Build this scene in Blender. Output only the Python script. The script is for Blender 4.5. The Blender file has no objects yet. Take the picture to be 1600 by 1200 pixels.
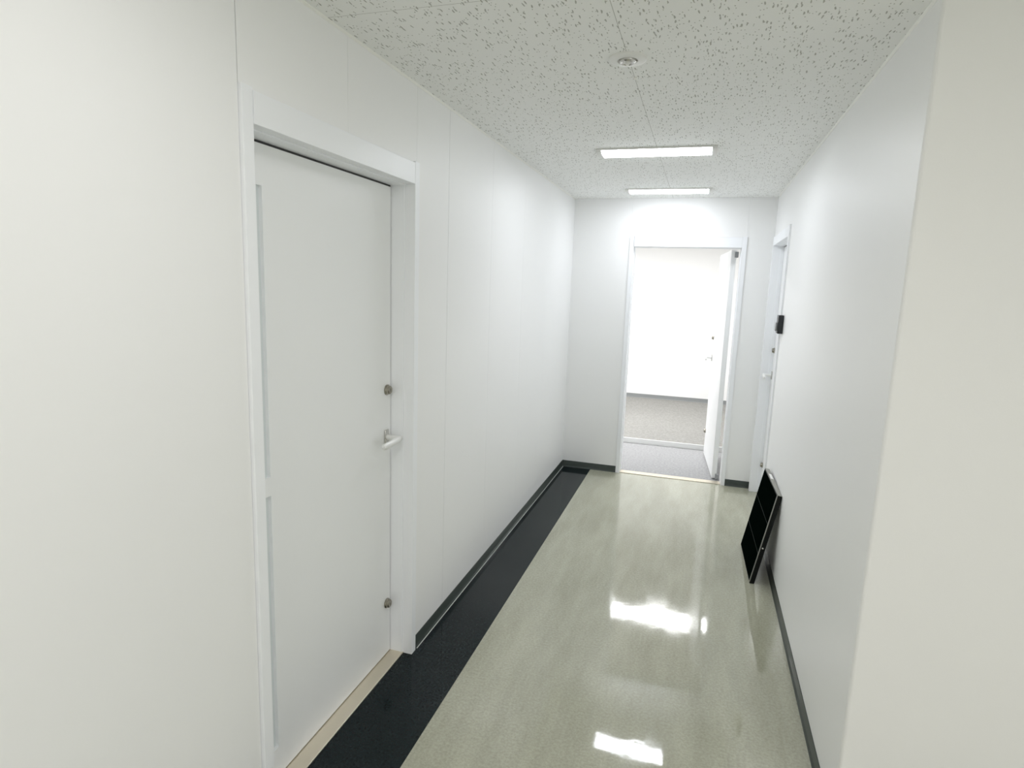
import bpy, bmesh, math, random
from mathutils import Matrix, Vector

random.seed(7)
scene = bpy.context.scene
COL = scene.collection

# ---------------------------------------------------------------- dimensions (metres)
XL, XR, YE, H = -1.172, 0.530, 5.597, 2.500      # left wall, right wall, end wall, ceiling
YC = 1.962                                       # outside corner where the right wall stops
XS = -0.896                                      # edge of the black border strip
LX, LY = 3.6, -3.2                               # lobby extents behind the photographer
RX0, RX1, RY1 = -3.4, 1.9, 9.50                  # end room extents
WT = 0.125                                       # partition thickness

# ---------------------------------------------------------------- materials
def new_mat(name):
    m = bpy.data.materials.new(name); m.use_nodes = True
    nt = m.node_tree
    return m, nt, nt.nodes['Principled BSDF'], nt.links.new

def simple(name, col, rough=0.5, metal=0.0, bump=0.0, scale=80.0, spec=0.5, coat=0.0):
    m, nt, b, L = new_mat(name)
    b.inputs['Base Color'].default_value = (*col, 1)
    b.inputs['Roughness'].default_value = rough
    b.inputs['Metallic'].default_value = metal
    b.inputs['Specular IOR Level'].default_value = spec
    b.inputs['Coat Weight'].default_value = coat
    tc = nt.nodes.new('ShaderNodeTexCoord')
    n = nt.nodes.new('ShaderNodeTexNoise'); n.inputs['Scale'].default_value = scale
    n.inputs['Detail'].default_value = 3
    L(tc.outputs['Object'], n.inputs['Vector'])
    if bump:
        bp = nt.nodes.new('ShaderNodeBump'); bp.inputs['Strength'].default_value = bump
        bp.inputs['Distance'].default_value = 0.002
        L(n.outputs['Fac'], bp.inputs['Height']); L(bp.outputs['Normal'], b.inputs['Normal'])
    mr = nt.nodes.new('ShaderNodeMapRange')
    mr.inputs['To Min'].default_value = max(0.0, rough - 0.03)
    mr.inputs['To Max'].default_value = min(1.0, rough + 0.03)
    L(n.outputs['Fac'], mr.inputs['Value']); L(mr.outputs['Result'], b.inputs['Roughness'])
    return m

M = {}
M['wall'] = simple('wall_panel_white', (0.886, 0.889, 0.888), 0.42, bump=0.04, scale=260, spec=0.4)
M['wall_plain'] = simple('wall_paint_white', (0.89, 0.888, 0.88), 0.55, bump=0.08, scale=220, spec=0.35)
M['backing'] = simple('panel_gap_grey', (0.06, 0.062, 0.06), 0.8)
M['frame'] = simple('door_frame_white', (0.90, 0.915, 0.94), 0.35, bump=0.02, scale=150)
M['leaf'] = simple('door_leaf_white', (0.88, 0.89, 0.895), 0.40, bump=0.04, scale=240, spec=0.4)
M['glass'] = simple('frosted_slit', (0.70, 0.745, 0.76), 0.25)
M['base'] = simple('vinyl_baseboard', (0.038, 0.050, 0.044), 0.30, bump=0.05, scale=300)
M['base_light'] = simple('room_baseboard', (0.22, 0.23, 0.23), 0.45, bump=0.05, scale=300)
M['sill'] = simple('sill_metal', (0.72, 0.66, 0.54), 0.34, metal=0.75, bump=0.08, scale=90)
M['chrome'] = simple('dull_chrome', (0.62, 0.61, 0.58), 0.22, metal=1.0)
M['nickel'] = simple('lock_nickel', (0.34, 0.32, 0.27), 0.22, metal=1.0)
M['lever'] = simple('lever_satin', (0.84, 0.84, 0.83), 0.34, metal=0.2)
M['plastic'] = simple('white_plastic', (0.80, 0.80, 0.78), 0.4)
M['cornice'] = simple('cornice_ivory', (0.88, 0.88, 0.84), 0.5)
M['black_gloss'] = simple('sign_face_black', (0.0015, 0.0035, 0.0025), 0.60, spec=0.0)
M['black_frame'] = simple('sign_frame_black', (0.004, 0.005, 0.0045), 0.35, spec=0.2)
M['sign_edge'] = simple('sign_edge_metal', (0.30, 0.30, 0.27), 0.35, metal=0.7)
M['sticker'] = simple('white_sticker', (0.88, 0.88, 0.86), 0.5)
M['dark'] = simple('dark_plastic', (0.012, 0.015, 0.018), 0.35)
M['grey_plastic'] = simple('grey_plastic', (0.32, 0.33, 0.34), 0.4)
M['dark_dot'] = simple('dark_dot', (0.03, 0.03, 0.03), 0.5)
M['toe_strip'] = simple('toe_strip_grey', (0.55, 0.56, 0.53), 0.4)
M['divider'] = simple('divider_grey', (0.06, 0.07, 0.065), 0.5, spec=0.2)
M['riser'] = simple('step_riser_white', (0.80, 0.81, 0.80), 0.4)

def emit_mat(name, col, strength):
    m, nt, b, L = new_mat(name)
    b.inputs['Base Color'].default_value = (0.9, 0.9, 0.9, 1)
    b.inputs['Emission Color'].default_value = (*col, 1)
    b.inputs['Emission Strength'].default_value = strength
    b.inputs['Roughness'].default_value = 0.4
    return m
M['lens'] = emit_mat('lamp_lens', (0.91, 0.94, 1.0), 11.0)

def floor_mat():
    m, nt, b, L = new_mat('floor_vinyl_grey')
    N = nt.nodes.new
    tc = N('ShaderNodeTexCoord')
    # broad clouding, streaked along the corridor
    mp = N('ShaderNodeMapping'); mp.inputs['Scale'].default_value = (6.0, 1.3, 1)
    L(tc.outputs['Object'], mp.inputs['Vector'])
    n1 = N('ShaderNodeTexNoise'); n1.inputs['Scale'].default_value = 1.0; n1.inputs['Detail'].default_value = 5; n1.inputs['Roughness'].default_value = 0.6
    L(mp.outputs['Vector'], n1.inputs['Vector'])
    n2 = N('ShaderNodeTexNoise'); n2.inputs['Scale'].default_value = 90; n2.inputs['Detail'].default_value = 4; n2.inputs['Roughness'].default_value = 0.7
    L(tc.outputs['Object'], n2.inputs['Vector'])
    r1 = N('ShaderNodeValToRGB')
    r1.color_ramp.elements[0].position = 0.30; r1.color_ramp.elements[0].color = (0.35, 0.35, 0.27, 1)
    r1.color_ramp.elements[1].position = 0.70; r1.color_ramp.elements[1].color = (0.475, 0.475, 0.38, 1)
    L(n1.outputs['Fac'], r1.inputs['Fac'])
    r2 = N('ShaderNodeValToRGB')
    r2.color_ramp.elements[0].position = 0.35; r2.color_ramp.elements[0].color = (0.84, 0.84, 0.83, 1)
    r2.color_ramp.elements[1].position = 0.68; r2.color_ramp.elements[1].color = (1.10, 1.10, 1.10, 1)
    L(n2.outputs['Fac'], r2.inputs['Fac'])
    mx = N('ShaderNodeMix'); mx.data_type = 'RGBA'; mx.blend_type = 'MULTIPLY'; mx.inputs['Factor'].default_value = 1
    L(r1.outputs['Color'], mx.inputs['A']); L(r2.outputs['Color'], mx.inputs['B'])
    L(mx.outputs['Result'], b.inputs['Base Color'])
    b.inputs['Specular IOR Level'].default_value = 0.75
    gloss(nt, b, L, tc, 0.025, 0.10)
    return m

def gloss(nt, b, L, tc, r0, r1):
    """waxed sheet floor: patchy gloss and a gently uneven surface"""
    N = nt.nodes.new
    mp = N('ShaderNodeMapping'); mp.inputs['Scale'].default_value = (3.2, 1.3, 1)
    L(tc.outputs['Object'], mp.inputs['Vector'])
    n = N('ShaderNodeTexNoise'); n.inputs['Scale'].default_value = 1.6; n.inputs['Detail'].default_value = 4
    L(mp.outputs['Vector'], n.inputs['Vector'])
    mr = N('ShaderNodeMapRange'); mr.inputs['From Min'].default_value = 0.35; mr.inputs['From Max'].default_value = 0.72
    mr.inputs['To Min'].default_value = r0; mr.inputs['To Max'].default_value = r1
    L(n.outputs['Fac'], mr.inputs['Value']); L(mr.outputs['Result'], b.inputs['Roughness'])
    w = N('ShaderNodeTexNoise'); w.inputs['Scale'].default_value = 5.5; w.inputs['Detail'].default_value = 2
    L(tc.outputs['Object'], w.inputs['Vector'])
    f = N('ShaderNodeTexNoise'); f.inputs['Scale'].default_value = 30; f.inputs['Detail'].default_value = 3
    L(tc.outputs['Object'], f.inputs['Vector'])
    b1 = N('ShaderNodeBump'); b1.inputs['Strength'].default_value = 0.09; b1.inputs['Distance'].default_value = 0.0035
    L(w.outputs['Fac'], b1.inputs['Height'])
    b2 = N('ShaderNodeBump'); b2.inputs['Strength'].default_value = 0.10; b2.inputs['Distance'].default_value = 0.001
    L(f.outputs['Fac'], b2.inputs['Height']); L(b1.outputs['Normal'], b2.inputs['Normal'])
    L(b2.outputs['Normal'], b.inputs['Normal'])

def strip_mat():
    m, nt, b, L = new_mat('floor_border_black')
    N = nt.nodes.new
    tc = N('ShaderNodeTexCoord')
    n = N('ShaderNodeTexNoise'); n.inputs['Scale'].default_value = 110; n.inputs['Detail'].default_value = 5; n.inputs['Roughness'].default_value = 0.75
    L(tc.outputs['Object'], n.inputs['Vector'])
    r = N('ShaderNodeValToRGB')
    r.color_ramp.elements[0].position = 0.38; r.color_ramp.elements[0].color = (0.003, 0.006, 0.007, 1)
    r.color_ramp.elements[1].position = 0.72; r.color_ramp.elements[1].color = (0.015, 0.025, 0.027, 1)
    L(n.outputs['Fac'], r.inputs['Fac']); L(r.outputs['Color'], b.inputs['Base Color'])
    b.inputs['Specular IOR Level'].default_value = 0.16
    gloss(nt, b, L, tc, 0.06, 0.14)
    return m

def ceiling_mat():
    m, nt, b, L = new_mat('rockwool_ceiling_board')
    N = nt.nodes.new
    tc = N('ShaderNodeTexCoord')
    wob = N('ShaderNodeTexNoise'); wob.inputs['Scale'].default_value = 22; wob.inputs['Detail'].default_value = 1
    L(tc.outputs['Object'], wob.inputs['Vector'])
    sub = N('ShaderNodeVectorMath'); sub.operation = 'SUBTRACT'; sub.inputs[1].default_value = (0.5, 0.5, 0.5)
    L(wob.outputs['Color'], sub.inputs[0])
    sc = N('ShaderNodeVectorMath'); sc.operation = 'SCALE'; sc.inputs['Scale'].default_value = 0.016
    L(sub.outputs[0], sc.inputs[0])
    add = N('ShaderNodeVectorMath'); add.operation = 'ADD'
    L(tc.outputs['Object'], add.inputs[0]); L(sc.outputs[0], add.inputs[1])
    outs = []
    for (sx, sy, thr, keep) in ((88, 19, 0.16, 0.70), (105, 66, 0.15, 0.82)):
        mp = N('ShaderNodeMapping'); mp.inputs['Scale'].default_value = (sx, sy, 0.0)
        mp.inputs['Rotation'].default_value = (0, 0, math.radians(12))
        L(add.outputs[0], mp.inputs['Vector'])
        v = N('ShaderNodeTexVoronoi'); v.inputs['Scale'].default_value = 1.0; v.voronoi_dimensions = '2D'
        L(mp.outputs['Vector'], v.inputs['Vector'])
        lt = N('ShaderNodeMapRange'); lt.inputs['From Min'].default_value = thr; lt.inputs['From Max'].default_value = thr * 1.5
        lt.inputs['To Min'].default_value = 1; lt.inputs['To Max'].default_value = 0
        L(v.outputs['Distance'], lt.inputs['Value'])
        sp = N('ShaderNodeSeparateColor'); L(v.outputs['Color'], sp.inputs[0])
        gt = N('ShaderNodeMath'); gt.operation = 'GREATER_THAN'; gt.inputs[1].default_value = keep
        L(sp.outputs[0], gt.inputs[0])
        mu = N('ShaderNodeMath'); mu.operation = 'MULTIPLY'
        L(lt.outputs['Result'], mu.inputs[0]); L(gt.outputs[0], mu.inputs[1]); outs.append(mu)
    mxx = N('ShaderNodeMath'); mxx.operation = 'MAXIMUM'
    L(outs[0].outputs[0], mxx.inputs[0]); L(outs[1].outputs[0], mxx.inputs[1])
    # board joints: one along the corridor, crosswise ones every 0.96 m
    sep = N('ShaderNodeSeparateXYZ'); L(tc.outputs['Object'], sep.inputs[0])
    def line(sock, period, phase, w):
        a = N('ShaderNodeMath'); a.operation = 'ADD'; a.inputs[1].default_value = -phase; L(sock, a.inputs[0])
        p = N('ShaderNodeMath'); p.operation = 'PINGPONG'; p.inputs[1].default_value = period / 2; L(a.outputs[0], p.inputs[0])
        c = N('ShaderNodeMath'); c.operation = 'LESS_THAN'; c.inputs[1].default_value = w; L(p.outputs[0], c.inputs[0])
        return c.outputs[0]
    j1 = line(sep.outputs['X'], 0.96, -0.312, 0.0009)
    j2 = line(sep.outputs['Y'], 1.92, 1.750, 0.0009)
    jm = N('ShaderNodeMath'); jm.operation = 'MAXIMUM'; L(j1, jm.inputs[0]); L(j2, jm.inputs[1])
    mixa = N('ShaderNodeMix'); mixa.data_type = 'RGBA'
    mixa.inputs['A'].default_value = (0.91, 0.918, 0.905, 1); mixa.inputs['B'].default_value = (0.47, 0.47, 0.44, 1)
    L(mxx.outputs[0], mixa.inputs['Factor'])
    mixb = N('ShaderNodeMix'); mixb.data_type = 'RGBA'; mixb.inputs['B'].default_value = (0.46, 0.46, 0.43, 1)
    L(jm.outputs[0], mixb.inputs['Factor']); L(mixa.outputs['Result'], mixb.inputs['A'])
    L(mixb.outputs['Result'], b.inputs['Base Color'])
    b.inputs['Roughness'].default_value = 0.9; b.inputs['Specular IOR Level'].default_value = 0.15
    inv = N('ShaderNodeMath'); inv.operation = 'SUBTRACT'; inv.inputs[0].default_value = 1; L(mxx.outputs[0], inv.inputs[1])
    bp = N('ShaderNodeBump'); bp.inputs['Strength'].default_value = 0.35; bp.inputs['Distance'].default_value = 0.002
    L(inv.outputs[0], bp.inputs['Height']); L(bp.outputs['Normal'], b.inputs['Normal'])
    return m

def carpet_mat(name, c0, c1):
    m, nt, b, L = new_mat(name)
    N = nt.nodes.new
    tc = N('ShaderNodeTexCoord')
    n = N('ShaderNodeTexNoise'); n.inputs['Scale'].default_value = 45; n.inputs['Detail'].default_value = 6; n.inputs['Roughness'].default_value = 0.8
    L(tc.outputs['Object'], n.inputs['Vector'])
    r = N('ShaderNodeValToRGB')
    r.color_ramp.elements[0].position = 0.32; r.color_ramp.elements[0].color = (*c0, 1)
    r.color_ramp.elements[1].position = 0.68; r.color_ramp.elements[1].color = (*c1, 1)
    L(n.outputs['Fac'], r.inputs['Fac']); L(r.outputs['Color'], b.inputs['Base Color'])
    b.inputs['Roughness'].default_value = 0.85; b.inputs['Specular IOR Level'].default_value = 0.2
    bp = N('ShaderNodeBump'); bp.inputs['Strength'].default_value = 0.3; bp.inputs['Distance'].default_value = 0.004
    L(n.outputs['Fac'], bp.inputs['Height']); L(bp.outputs['Normal'], b.inputs['Normal'])
    return m

M['floor'] = floor_mat(); M['strip'] = strip_mat(); M['ceiling'] = ceiling_mat()
M['entry'] = carpet_mat('entry_vinyl', (0.25, 0.25, 0.25), (0.43, 0.43, 0.435))
M['carpet'] = carpet_mat('room_carpet_tile', (0.20, 0.195, 0.18), (0.36, 0.355, 0.335))

# ---------------------------------------------------------------- mesh helpers
class MB:
    def __init__(s): s.bm = bmesh.new()
    def box(s, x0, x1, y0, y1, z0, z1, bev=0.0, seg=2, rot=None):
        r = bmesh.ops.create_cube(s.bm, size=1)['verts']
        sx, sy, sz = x1 - x0, y1 - y0, z1 - z0
        for v in r:
            v.co = Vector(((v.co.x + .5) * sx + x0, (v.co.y + .5) * sy + y0, (v.co.z + .5) * sz + z0))
        if bev:
            es = list({e for v in r for e in v.link_edges})
            r = [v for f in bmesh.ops.bevel(s.bm, geom=es, offset=bev, segments=seg, profile=0.5, affect='EDGES')['faces'] for v in f.verts]
        return s
    def lathe(s, prof, center, axis='Z', n=40):
        """prof: [(radius, height)], revolved about axis through center"""
        rings = []
        for rad, h in prof:
            ring = []
            for i in range(n):
                a = 2 * math.pi * i / n
                c, t = rad * math.cos(a), rad * math.sin(a)
                p = {'Z': (c, t, h), 'X': (h, c, t), 'Y': (t, h, c)}[axis]
                ring.append(s.bm.verts.new(Vector(center) + Vector(p)))
            rings.append(ring)
        for a, b in zip(rings, rings[1:]):
            for i in range(n):
                j = (i + 1) % n
                s.bm.faces.new((a[i], a[j], b[j], b[i]))
        for ring in (rings[0], rings[-1]):
            if (ring[0].co - ring[n // 2].co).length > 1e-6: s.bm.faces.new(ring)
        return s
    def tube(s, pts, rad, n=16, flat=1.0):
        """round bar through pts; flat scales its height"""
        pts = [Vector(p) for p in pts]; rings = []
        rads = rad if isinstance(rad, (list, tuple)) else [rad] * len(pts)
        for i, p in enumerate(pts):
            d = (pts[min(i + 1, len(pts) - 1)] - pts[max(i - 1, 0)]).normalized()
            up = Vector((0, 0, 1)) if abs(d.z) < 0.9 else Vector((0, 1, 0))
            a = d.cross(up).normalized(); b = a.cross(d).normalized()
            rings.append([s.bm.verts.new(p + rads[i] * (math.cos(t) * a + flat * math.sin(t) * b))
                          for t in [2 * math.pi * k / n for k in range(n)]])
        for a, b in zip(rings, rings[1:]):
            for i in range(n):
                j = (i + 1) % n; s.bm.faces.new((a[i], a[j], b[j], b[i]))
        s.bm.faces.new(rings[0]); s.bm.faces.new(rings[-1])
        return s
    def prism(s, prof, a, b, mapper):
        """extrude a closed 2-D profile from a to b; mapper(u, v, t) -> xyz"""
        A = [s.bm.verts.new(mapper(u, v, a)) for u, v in prof]
        B = [s.bm.verts.new(mapper(u, v, b)) for u, v in prof]
        n = len(prof)
        for i in range(n):
            j = (i + 1) % n; s.bm.faces.new((A[i], A[j], B[j], B[i]))
        s.bm.faces.new(A); s.bm.faces.new(B)
        return s
    def build(s, name, mat, parent=None, smooth=False, mw=None):
        bmesh.ops.recalc_face_normals(s.bm, faces=s.bm.faces)
        me = bpy.data.meshes.new(name); s.bm.to_mesh(me); s.bm.free()
        if smooth:
            for p in me.polygons: p.use_smooth = True
            me.set_sharp_from_angle(angle=math.radians(40))
        me.materials.append(mat)
        o = bpy.data.objects.new(name, me); COL.objects.link(o)
        if parent: o.parent = parent
        if mw is not None: o.matrix_local = mw
        return o

def tag(o, label, cat, group=None, kind=None):
    o['label'] = label; o['category'] = cat
    if group: o['group'] = group
    if kind: o['kind'] = kind
    return o
def struct(o, label, cat): return tag(o, label, cat, kind='structure')
def empty(name, loc=(0, 0, 0), rz=0.0):
    o = bpy.data.objects.new(name, None); COL.objects.link(o)
    o.empty_display_size = 0.1; o.location = loc; o.rotation_euler = (0, 0, rz)
    return o

# ---------------------------------------------------------------- floor
m = MB(); m.box(XS, XR + 0.12, LY, YE, -0.05, 0.0); m.box(XR + 0.12, LX, LY, YC + 0.1, -0.05, 0.0)
struct(m.build('floor', M['floor']), 'glossy mottled grey-beige vinyl floor of the corridor', 'floor')
m = MB(); m.box(XL - 0.16, XS, LY, YE, -0.05, 0.0)
struct(m.build('floor_border', M['strip']), 'black vinyl border strip along the foot of the left wall', 'floor')
m = MB(); m.box(RX0, RX1, YE, 6.80, -0.05, 0.0)
struct(m.build('floor_entry', M['entry']), 'pale grey entry floor just inside the open end door', 'floor')
m = MB(); m.box(RX0, RX1, 6.80, RY1 + 0.1, -0.05, 0.055)
struct(m.build('floor_raised', M['carpet']), 'raised grey carpeted floor of the end room', 'floor')
m = MB(); m.box(RX0, RX1, 6.785, 6.80, 0.0, 0.057, 0.002)
struct(m.build('trim_1', M['riser']), 'white riser edging the raised floor of the end room', 'step')

# ---------------------------------------------------------------- ceiling
m = MB(); m.box(XL - 0.2, LX + 0.1, LY - 0.1, YE + WT, H, H + 0.05)
struct(m.build('ceiling', M['ceiling']), 'white speckled acoustic board ceiling of the corridor', 'ceiling')
m = MB(); m.box(RX0, RX1, YE + WT, RY1 + 0.1, H, H + 0.05)
struct(m.build('ceiling_room', M['wall_plain']), 'white ceiling of the end room', 'ceiling')

# ---------------------------------------------------------------- walls
D1A, D1B, D1T = 1.360, 2.388, 2.196          # outer edges of the left door frame, and its top
def panels(m, mk, cuts, lo, hi, gap, z0, z1):
    e = [lo] + [c for c in cuts if lo < c < hi] + [hi]
    for a, b in zip(e, e[1:]):
        ga = gap.get(a, 0.0008) / 2 if a != lo else 0
        gb = gap.get(b, 0.0008) / 2 if b != hi else 0
        mk(m, a + ga, b - gb, z0, z1)
gapsL = {1.372: 0.0032, 2.722: 0.0024, 1.870: 0.0010, 2.384: 0.0012, 3.341: 0.0011}
def mkL(m, a, b, z0, z1): m.box(XL - 0.014, XL, a, b, z0, z1)
m = MB()
panels(m, mkL, [1.372], LY, 1.3580, gapsL, 0, H)
panels(m, mkL, [1.870, 2.384], 1.3612, D1B - 0.002, gapsL, D1T - 0.0042, H)
panels(m, mkL, [2.722, 3.341, 3.990, 4.640, 5.250], D1B - 0.002, YE, gapsL, 0, H)
# the first gap sits exactly on the frame's outer edge
wl = m.build('wall_left', M['wall'])
struct(wl, 'white panelled left wall of the corridor with fine upright joints', 'wall')
m = MB()
m.box(XL - 0.15, XL - 0.016, LY, D1A + 0.012, 0, H); m.box(XL - 0.15, XL - 0.016, D1A + 0.012, D1B - 0.002, D1T - 0.01, H)
m.box(XL - 0.15, XL - 0.016, D1B - 0.002, YE + WT, 0, H)
m.build('backing', M['backing'], wl)

m = MB(); D3A, D3B, D3T = 4.560, 5.550, 2.180
m.box(XR, XR + 0.12, YC + 0.0, D3A + 0.004, 0, H); m.box(XR, XR + 0.12, D3A + 0.004, D3B - 0.004, D3T - 0.004, H)
m.box(XR, XR + 0.12, D3B - 0.004, YE + WT, 0, H)
wr = m.build('wall_right', M['wall'])
struct(wr, 'plain white right wall of the corridor', 'wall')
m = MB(); m.box(XR + 0.0005, LX, YC - 0.012, YC + 0.10, 0, H, 0.010, 4)
struct(m.build('wall_near_right', M['wall_plain']), 'white wall face nearest the camera at right, past the corner', 'wall')

D2A, D2B, D2T = -0.658, 0.318, 2.180
m = MB()
def mkE(m, a, b, z0, z1): m.box(a, b, YE, YE + 0.014, z0, z1)
panels(m, mkE, [], XL, D2A + 0.004, {}, 0, H)
panels(m, mkE, [-0.654, -0.187, 0.310], XL, XR, {}, D2T - 0.004, H) if False else None
for a, b in ((-0.6536, -0.1874), (-0.1866, 0.3136)): m.box(a, b, YE, YE + 0.014, D2T - 0.004, H)
m.box(D2B - 0.004, XR, YE, YE + 0.014, 0, H)
we = m.build('wall_end', M['wall'])
struct(we, 'white end wall of the corridor around the open doorway', 'wall')
m = MB()
m.box(XL - 0.15, D2A + 0.004, YE + 0.016, YE + WT, 0, H); m.box(D2A + 0.004, D2B - 0.004, YE + 0.016, YE + WT, D2T - 0.004, H)
m.box(D2B - 0.004, RX1, YE + 0.016, YE + WT, 0, H); m.box(RX0, XL - 0.15, YE + 0.016, YE + WT, 0, H)
m.build('backing', M['wall_plain'], we)
m = MB(); m.box(RX0, RX1, RY1, RY1 + 0.1, 0, H)
struct(m.build('wall_room_back', M['wall_plain']), 'bright white far wall seen through the end doorway', 'wall')
m = MB(); m.box(RX0 - 0.1, RX0, YE, RY1 + 0.1, -0.05, H)
struct(m.build('wall_room_left', M['wall_plain']), 'white left wall of the end room', 'wall')
m = MB(); m.box(RX1, RX1 + 0.1, YE, RY1 + 0.1, -0.05, H)
struct(m.build('wall_room_right', M['wall_plain']), 'white right wall of the end room', 'wall')
m = MB(); m.box(XL - 0.15, LX + 0.1, LY - 0.1, LY, -0.05, H)
struct(m.build('wall_rear', M['wall_plain']), 'white wall behind the camera', 'wall')
m = MB(); m.box(LX, LX + 0.1, LY, YC + 0.1, -0.05, H)
struct(m.build('wall_lobby_right', M['wall_plain']), 'white side wall of the lobby behind the camera', 'wall')

# ---------------------------------------------------------------- baseboards (vinyl, small toe at the floor) and ceiling edge trims
BP = [(0, 0), (0.011, 0), (0.010, 0.003), (0.006, 0.008), (0.004, 0.014), (0.0035, 0.057), (0.002, 0.060), (0, 0.060)]
def bb(name, a, b, fn, mat, label, z=0.0):
    o = MB().prism([(u, v + z) for u, v in BP], a, b, fn).build(name, mat, smooth=True)
    return struct(o, label, 'baseboard')
fl = lambda u, v, t: Vector((XL + u, t, v)); fr = lambda u, v, t: Vector((XR - u, t, v)); fe = lambda u, v, t: Vector((t, YE - u, v))
bl = bb('baseboard_left', D1B, YE, fl, M['base'], 'dark vinyl baseboard along the left wall beyond the door')
sb_ = MB(); sb_.box(XL + 0.0105, XL + 0.0150, D1B + 0.012, YE - 0.02, 0.0, 0.0025, 0.0008)  # thin pale grey strip along the foot of the left baseboard
sb_.build('toe_strip', M['toe_strip'], bl)
bb('baseboard_left_near', LY, D1A, fl, M['base'], 'dark vinyl baseboard along the left wall before the door')
bb('baseboard_right', YC - 0.012, D3A, fr, M['base'], 'dark vinyl baseboard along the foot of the right wall')
bb('baseboard_right_far', D3B, YE, fr, M['base'], 'short dark baseboard between the right door and the end wall')
bb('baseboard_end_left', XL, D2A, fe, M['base'], 'dark baseboard on the end wall left of the open door')
bb('baseboard_end_right', D2B, XR, fe, M['base'], 'dark baseboard on the end wall right of the open door')
bb('baseboard_near_right', XR, LX, lambda u, v, t: Vector((t, YC - 0.012 - u, v)), M['base'], 'dark baseboard round the corner at right')
bb('baseboard_room', RX0, RX1, lambda u, v, t: Vector((t, RY1 - u, v)), M['base_light'], 'grey baseboard of the far wall seen through the end doorway', 0.055)
CP = [(0, 0), (0, -0.007), (0.0015, -0.007), (0.006, -0.0025), (0.007, 0)]
def cn(name, a, b, fn, label):
    return struct(MB().prism(CP, a, b, fn).build(name, M['cornice']), label, 'trim')
cn('trim_2', LY, YE, lambda u, v, t: Vector((XL + u, t, H + v)), 'thin ivory edging where the left wall meets the ceiling')
cn('trim_3', YC, YE, lambda u, v, t: Vector((XR - u, t, H + v)), 'thin ivory edging where the right wall meets the ceiling')

# ---------------------------------------------------------------- door frames
# local frame of a doorway: u = along the wall, d = depth into the wall (negative = proud), z
def frame(name, label, u0, u1, top, proud, depth, jw, hz, mp, sill=None, stop=0.048, stopw=0.005, gap=0.003, face=None):
    root = struct(empty(name), label, 'door frame')
    def bx(b, a0, a1, d0, d1, z0, z1, bev=0.0015):
        p, q = mp(a0, d0, z0), mp(a1, d1, z1)
        b.box(min(p.x, q.x), max(p.x, q.x), min(p.y, q.y), max(p.y, q.y), min(z0, z1), max(z0, z1), bev)
    for (a, b, s0, s1) in ((u0, u0 + jw, u0 + 0.004, u0 + jw + stopw), (u1 - jw, u1, u1 - jw - stopw, u1 - 0.004)):
        k = MB(); bx(k, a, b, -proud, stop, 0, top); bx(k, s0, s1, stop - 0.0005, depth, 0.004, top - 0.02, 0.0008)
        k.build('jamb', M['frame'], root)
    k = MB(); bx(k, u0 + jw + gap, u1 - jw - 0.0004, -proud + 0.0006, 0.030, hz, top - 0.006)
    k.build('header', M['frame'], root)
    k = MB(); bx(k, u0 + jw, u1 - jw, 0.0305, depth, hz - 0.004, top - 0.02)
    k.build('head_stop', M['frame'], root)
    if face:
        k = MB(); bx(k, u1 - jw - stopw - 0.0046, u1 - jw - stopw + 0.0005, face + 0.004, face + 0.014, 0.008, hz - 0.004, 0)
        bx(k, u0 + jw + stopw, u1 - jw - stopw, face + 0.004, face + 0.014, hz - 0.0105, hz - 0.0035, 0)
        k.build('gap_shade', M['dark_dot'], root)  # dark strip added inside the door gaps to deepen their shade
    if sill:
        k = MB(); bx(k, u0 + jw - 0.004, u1 - jw + 0.004, sill[0], sill[1], 0.0, 0.006, 0.0015)
        k.build('threshold', M['sill'], root)
    return root

mapL = lambda u, d, z: Vector((XL - d, u, z))
mapR = lambda u, d, z: Vector((XR + d, u, z))
mapE = lambda u, d, z: Vector((u, YE + d, z))
frame('trim_4', 'white steel frame around the closed left door', D1A, D1B, D1T, 0.012, 0.150, 0.040, 2.106, mapL, (0.030, 0.150), stop=0.036, face=0.096)
frame('trim_5', 'white steel frame around the open end doorway', D2A, D2B, D2T, 0.013, WT + 0.012, 0.036, 2.088, mapE, (0.004, 0.085))
frame('trim_6', 'white steel frame around the right door near the end wall', D3A, D3B, D3T, 0.012, 0.118, 0.040, 2.104, mapR, face=0.075)

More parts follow.
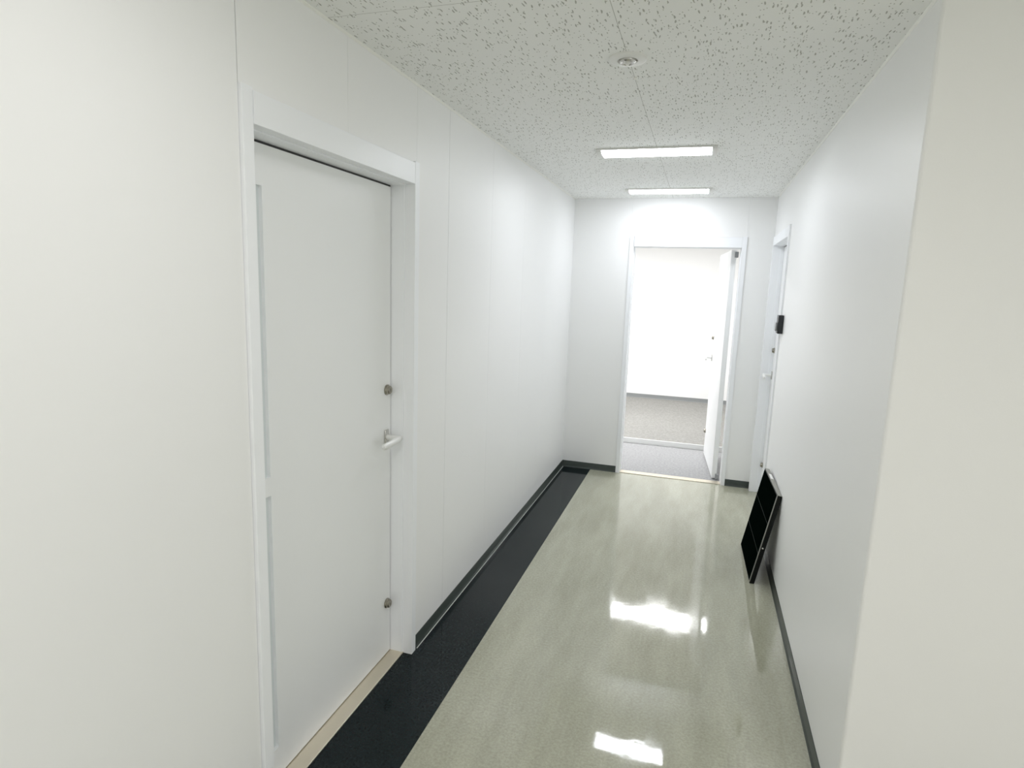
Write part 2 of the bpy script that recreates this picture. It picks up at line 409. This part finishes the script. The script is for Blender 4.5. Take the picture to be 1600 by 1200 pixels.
# ---------------------------------------------------------------- door leaves
# leaf local axes: +y from hinge to latch edge, face at x=0 looking to +x, leaf body towards -x, z up
def leaf_parts(root, width, z0, z1, T=0.04, slit=True, mir=1, levers=True):
    def X(a, b): return (min(a * mir, b * mir), max(a * mir, b * mir))
    m = MB()
    s0, s1 = 0.125, 0.150                       # narrow slit near the hinge side
    zs = ((0.118, 1.020), (1.080, 1.975))
    x0, x1 = X(-T, 0)
    if slit:
        m.box(x0, x1, 0, s0, z0, z1); m.box(x0, x1, s1, width, z0, z1)
        for a, b in ((z0, zs[0][0]), (zs[0][1], zs[1][0]), (zs[1][1], z1)): m.box(x0, x1, s0, s1, a, b)
        bmesh.ops.remove_doubles(m.bm, verts=m.bm.verts, dist=1e-6)
    else:
        m.box(x0, x1, 0, width, z0, z1, 0.001)
    m.build('door_leaf', M['leaf'], root)
    if slit:
        for a, b in zs:
            g = MB(); gx = X(-T * 0.7, -0.012); g.box(gx[0], gx[1], s0, s1, a, b); g.build('glass_slit', M['glass'], root)
    yl = width - 0.038
    # levers on both faces share the height 1.04; locks at 1.248 and 0.259
    for side, off in ((1, 0.0), (-1, -T)):
        sx = side
        P = lambda d, y, z: Vector(((off + sx * d) * mir, y, z))
        h = empty('door_handle'); h.parent = root
        k = MB(); a, b = P(0, 0, 0).x, P(0.007, 0, 0).x
        k.box(min(a, b), max(a, b), yl - 0.016, yl + 0.016, 1.006, 1.074, 0.003, 3); k.build('rose', M['chrome'], h, smooth=True)
        k = MB(); k.tube([P(0.004, yl, 1.040), P(0.068, yl, 1.040)], 0.0120); k.build('spindle', M['lever'], h, smooth=True)
        k = MB()
        pts = [P(0.060, yl + 0.012, 1.041), P(0.066, yl + 0.004, 1.041), P(0.069, yl - 0.03, 1.040), P(0.071, yl - 0.090, 1.038), P(0.071, yl - 0.135, 1.037), P(0.069, yl - 0.146, 1.037), P(0.064, yl - 0.149, 1.037)]
        k.tube(pts, [0.008, 0.0105, 0.0108, 0.0108, 0.0108, 0.009, 0.004], 20, 1.3); k.build('lever', M['lever'], h, smooth=True)
        for z in (1.248, 0.259):
            k = MB(); c = P(0, yl + 0.006, z); d = side * mir
            k.lathe([(0.023, 0), (0.023, d * 0.005), (0.0195, d * 0.008), (0.0185, d * 0.016), (0.015, d * 0.019), (0.0, d * 0.019)], c, 'X', 28)
            lk = k.build('lock_cylinder', M['nickel'], root, smooth=True)
            k = MB(); q = P(0.019, yl + 0.006, z); a, b = q.x, q.x + d * 0.0006
            k.box(min(a, b), max(a, b), q.y - 0.001, q.y + 0.001, z - 0.006, z + 0.006); k.build('keyhole', M['dark_dot'], lk)

# left door (closed): face at x=-1.268, hinge at the near side
d1 = struct(empty('door_1', (-1.268, 1.405, 0)), 'closed white left door with a narrow slit and lever handle', 'door')
leaf_parts(d1, 0.9335, 0.010, 2.094)

# right door (closed): seen edge-on; latch on the far side, face looking to -x
d3 = struct(empty('door_3', (XR + 0.075, D3A + 0.048, 0)), 'closed white door in the right wall near its far end', 'door')
leaf_parts(d3, 0.894, 0.010, 2.094, mir=-1)

# end door: swung about 86 degrees into the far room, hinge on the right; face looks left
ang = math.atan2(0.070, 0.910)
d2 = struct(empty('door_2', (0.208, 5.742, 0), ang), 'open white end door swung into the bright far room', 'door')
leaf_parts(d2, 0.910, 0.012, 2.080, T=0.043, slit=False, mir=-1)
for z in (2.040, 0.030):
    k = MB(); k.box(0.030, 0.058, -0.020, 0.030, z - 0.025, z + 0.025, 0.003); k.build('pivot_hinge', M['grey_plastic'], d2)

# ---------------------------------------------------------------- ceiling lights
def ceiling_light(loc, label):
    root = tag(empty('ceiling_light', loc), label, 'light', 'slim ceiling lights across the corridor')
    # long axis x, underside down
    W, L2 = 0.098, 0.335
    k = MB(); k.box(-L2, L2, -W, W, -0.010, 0.0, 0.003); k.build('housing', M['plastic'], root)
    prof = [(-0.086, -0.0102)] + [(0.086 * math.sin(a) if True else 0, -0.0102 - 0.014 * math.cos(a)) for a in [math.radians(t) for t in range(-80, 81, 10)]] + [(0.086, -0.0102)]
    k = MB(); k.prism(prof, -L2 + 0.032, L2 - 0.032, lambda u, v, t: Vector((t, u, v))); k.build('diffuser', M['lens'], root, smooth=True)
    for s in (-1, 1):
        k = MB(); a, b = sorted((s * (L2 - 0.031), s * (L2 - 0.002)))
        k.prism([(u * 1.06, (v + 0.0102) * 1.06 - 0.0102) for u, v in prof], a, b, lambda u, v, t: Vector((t, u, v)))
        k.build('end_cap', M['plastic'], root, smooth=True)
    return root
ceiling_light((-0.320, 3.722, H), 'lit white ceiling light across the corridor, nearer of the two')
ceiling_light((-0.326, 5.152, H), 'lit white ceiling light close to the end wall, farther of the two')

# ---------------------------------------------------------------- round emergency downlight
dl = tag(empty('emergency_downlight', (-0.314, 2.268, H)), 'small round unlit downlight with a chrome centre in the speckled ceiling', 'light')
k = MB(); k.lathe([(0.031, 0.0), (0.031, -0.004), (0.036, -0.0095), (0.058, -0.0085), (0.064, -0.007), (0.066, -0.005), (0.066, 0.0)], (0, 0, 0), 'Z', 64)
k.build('trim_ring', M['plastic'], dl, smooth=True)
k = MB(); k.lathe([(0.0305, -0.004), (0.029, -0.012), (0.024, -0.0165), (0.017, -0.014), (0.010, -0.005), (0.0, -0.003)], (0, 0, 0), 'Z', 20)
k.build('reflector', M['chrome'], dl)
k = MB(); k.lathe([(0.0, -0.024), (0.006, -0.022), (0.0085, -0.016), (0.008, -0.006), (0.008, -0.003)], (0, 0, 0), 'Z', 20)
k.build('lamp_bulb', M['sticker'], dl, smooth=True)
k = MB(); k.lathe([(0.003, -0.006), (0.003, -0.0085), (0.0, -0.009)], (0.044, 0.006, 0), 'Z', 14); k.build('indicator', M['dark_dot'], dl)
k = MB(); k.lathe([(0.003, -0.006), (0.003, -0.0085), (0.0, -0.009)], (0.030, 0.010, 0), 'Z', 14); k.build('test_button', M['nickel'], dl)
tg = MB(); tg.box(-0.007, 0.007, -0.012, 0.012, -0.003, 0.0, 0.001)
tg = tag(tg.build('ceiling_clip', M['cornice']), 'tiny ivory clip on the ceiling just beyond the round downlight', 'clip'); tg.location = (-0.309, 2.475, H)

# ---------------------------------------------------------------- black reader on the right door frame
rd = tag(empty('surface_mounted_reader', (XR - 0.0005, 4.440, 1.511)), 'small black box fixed to the right wall beside the door frame at head height', 'reader')
k = MB(); k.box(-0.034, 0.0, 0.0, 0.085, -0.062, 0.062, 0.005, 3); k.build('body', M['dark'], rd, smooth=True)
k = MB(); k.box(-0.046, -0.0342, 0.020, 0.075, -0.045, 0.012, 0.003, 3); k.build('cover', M['grey_plastic'], rd, smooth=True)

# ---------------------------------------------------------------- black sign board leaning on the right wall
SB_W, SB_H, SB_T = 0.585, 0.570, 0.030
off = 0.105                                       # foot distance of the back face from the wall
tilt = math.asin(off / SB_H)
sb = empty('sign_board', (XR - 0.006 - off - SB_T * math.cos(tilt), 3.975, 0.0005), math.radians(1.6))
tag(sb, 'black three-panel sign board leaning against the foot of the right wall', 'sign board')
tl = Matrix.Rotation(tilt, 4, 'Y')                # local: x thickness (0 = front), y width, z height
hw = SB_W / 2
k = MB(); k.box(0.004, SB_T, -hw, hw, 0, SB_H, 0.0015); k.build('board_body', M['black_frame'], sb, mw=tl)
rows = ((0.010, 0.190), (0.1925, 0.380), (0.3825, SB_H - 0.010))
for a, b in rows:
    k = MB(); k.box(0.001, 0.0045, -hw + 0.010, hw - 0.010, a, b, 0.0006); k.build('face_panel', M['black_gloss'], sb, mw=tl)
for a, b, s in ((0.190, 0.1925, 0), (0.380, 0.3825, 0)):
    k = MB(); k.box(0.0016, 0.0042, -hw + 0.010, hw - 0.010, a, b); k.build('divider', M['divider'], sb, mw=tl)
k = MB(); k.box(-0.0005, 0.0043, -hw, -hw + 0.007, 0.002, SB_H, 0.0005); k.build('edge_strip', M['sign_edge'], sb, mw=tl)
k = MB(); k.box(0.003, SB_T - 0.001, -hw + 0.002, hw - 0.012, SB_H, SB_H + 0.002, 0.0006); k.build('top_strip', M['sign_edge'], sb, mw=tl)
k = MB(); k.box(0.008, SB_T - 0.005, 0.045, 0.155, SB_H + 0.002, SB_H + 0.0028); lab = k.build('label_sticker', M['sticker'], sb, mw=tl)
lab['label'] = 'small white sticker on the top edge'
k = MB(); k.lathe([(0.0055, 0.001), (0.0055, -0.003), (0.003, -0.0045), (0.0, -0.0045)], (0.014, -hw, 0.235), 'Y', 16); k.build('screw', M['chrome'], sb, mw=tl)

# ---------------------------------------------------------------- lights
def area(name, loc, sx, sy, power, col):
    l = bpy.data.lights.new(name, 'AREA'); l.shape = 'RECTANGLE'; l.size = sx; l.size_y = sy
    l.energy = power; l.color = col
    o = bpy.data.objects.new(name, l); COL.objects.link(o); o.location = loc
    return o
COOL = (0.93, 0.965, 1.0); WARM = (1.0, 0.98, 0.975)
area('unseen_lobby_lamp', (-0.32, 0.80, H - 0.03), 0.62, 0.17, 3.0, WARM)  # unseen lamp assumed one step back in the row, power set as fill
area('unseen_lobby_lamp', (-0.32, -1.0, H - 0.03), 0.62, 0.17, 8, WARM)  # unseen lamp added behind the camera to fill the near end
area('unseen_lobby_lamp', (1.60, -0.80, H - 0.03), 0.62, 0.17, 6, WARM)  # unseen lamp added in the lobby to brighten the near walls
wl_ = area('lobby_side_fill', (LX - 0.05, -0.9, 1.35), 1.7, 2.2, 11, (0.97, 0.985, 1.0)); wl_.rotation_euler = (0, math.radians(90), 0)  # added side fill at the lobby wall, no window behind it
area('room_lamp', (-0.26, 7.56, H - 0.03), 1.25, 0.24, 27, (0.98, 0.985, 1.0))
area('room_lamp', (-2.10, 7.56, H - 0.03), 1.25, 0.24, 27, (0.98, 0.985, 1.0))  # second, unseen lamp added to brighten the end room

w = bpy.data.worlds.new('World'); scene.world = w; w.use_nodes = True
w.node_tree.nodes['Background'].inputs['Color'].default_value = (0.5, 0.52, 0.55, 1)
w.node_tree.nodes['Background'].inputs['Strength'].default_value = 0.05

# ---------------------------------------------------------------- camera
R = Vector((0.9541660524127203, 0.29733561265607594, 0.03403935765494915))
U = Vector((-0.07978780154697014, 0.14310925759441676, 0.9864855027394352))
F = Vector((-0.2884459241303765, 0.9439869034246243, -0.16027375023802956))
cam = bpy.data.cameras.new('Camera'); co = bpy.data.objects.new('Camera', cam); COL.objects.link(co)
mw = Matrix((R, U, -F)).transposed().to_4x4(); mw.translation = Vector((0, 0, 1.7102))
co.matrix_world = mw
cam.sensor_fit = 'HORIZONTAL'; cam.sensor_width = 36.0; cam.lens = 949.151 / 1600 * 36.0
cam.clip_start = 0.02
scene.camera = co

scene.view_settings.view_transform = 'Standard'
scene.view_settings.look = 'None'
scene.view_settings.gamma = 1.0
scene.view_settings.use_curve_mapping = False
scene.view_settings.exposure = 1.10
scene.cycles.max_bounces = 16
scene.cycles.diffuse_bounces = 12
scene.cycles.glossy_bounces = 6
scene.cycles.sample_clamp_indirect = 6.0
scene.cycles.use_denoising = True
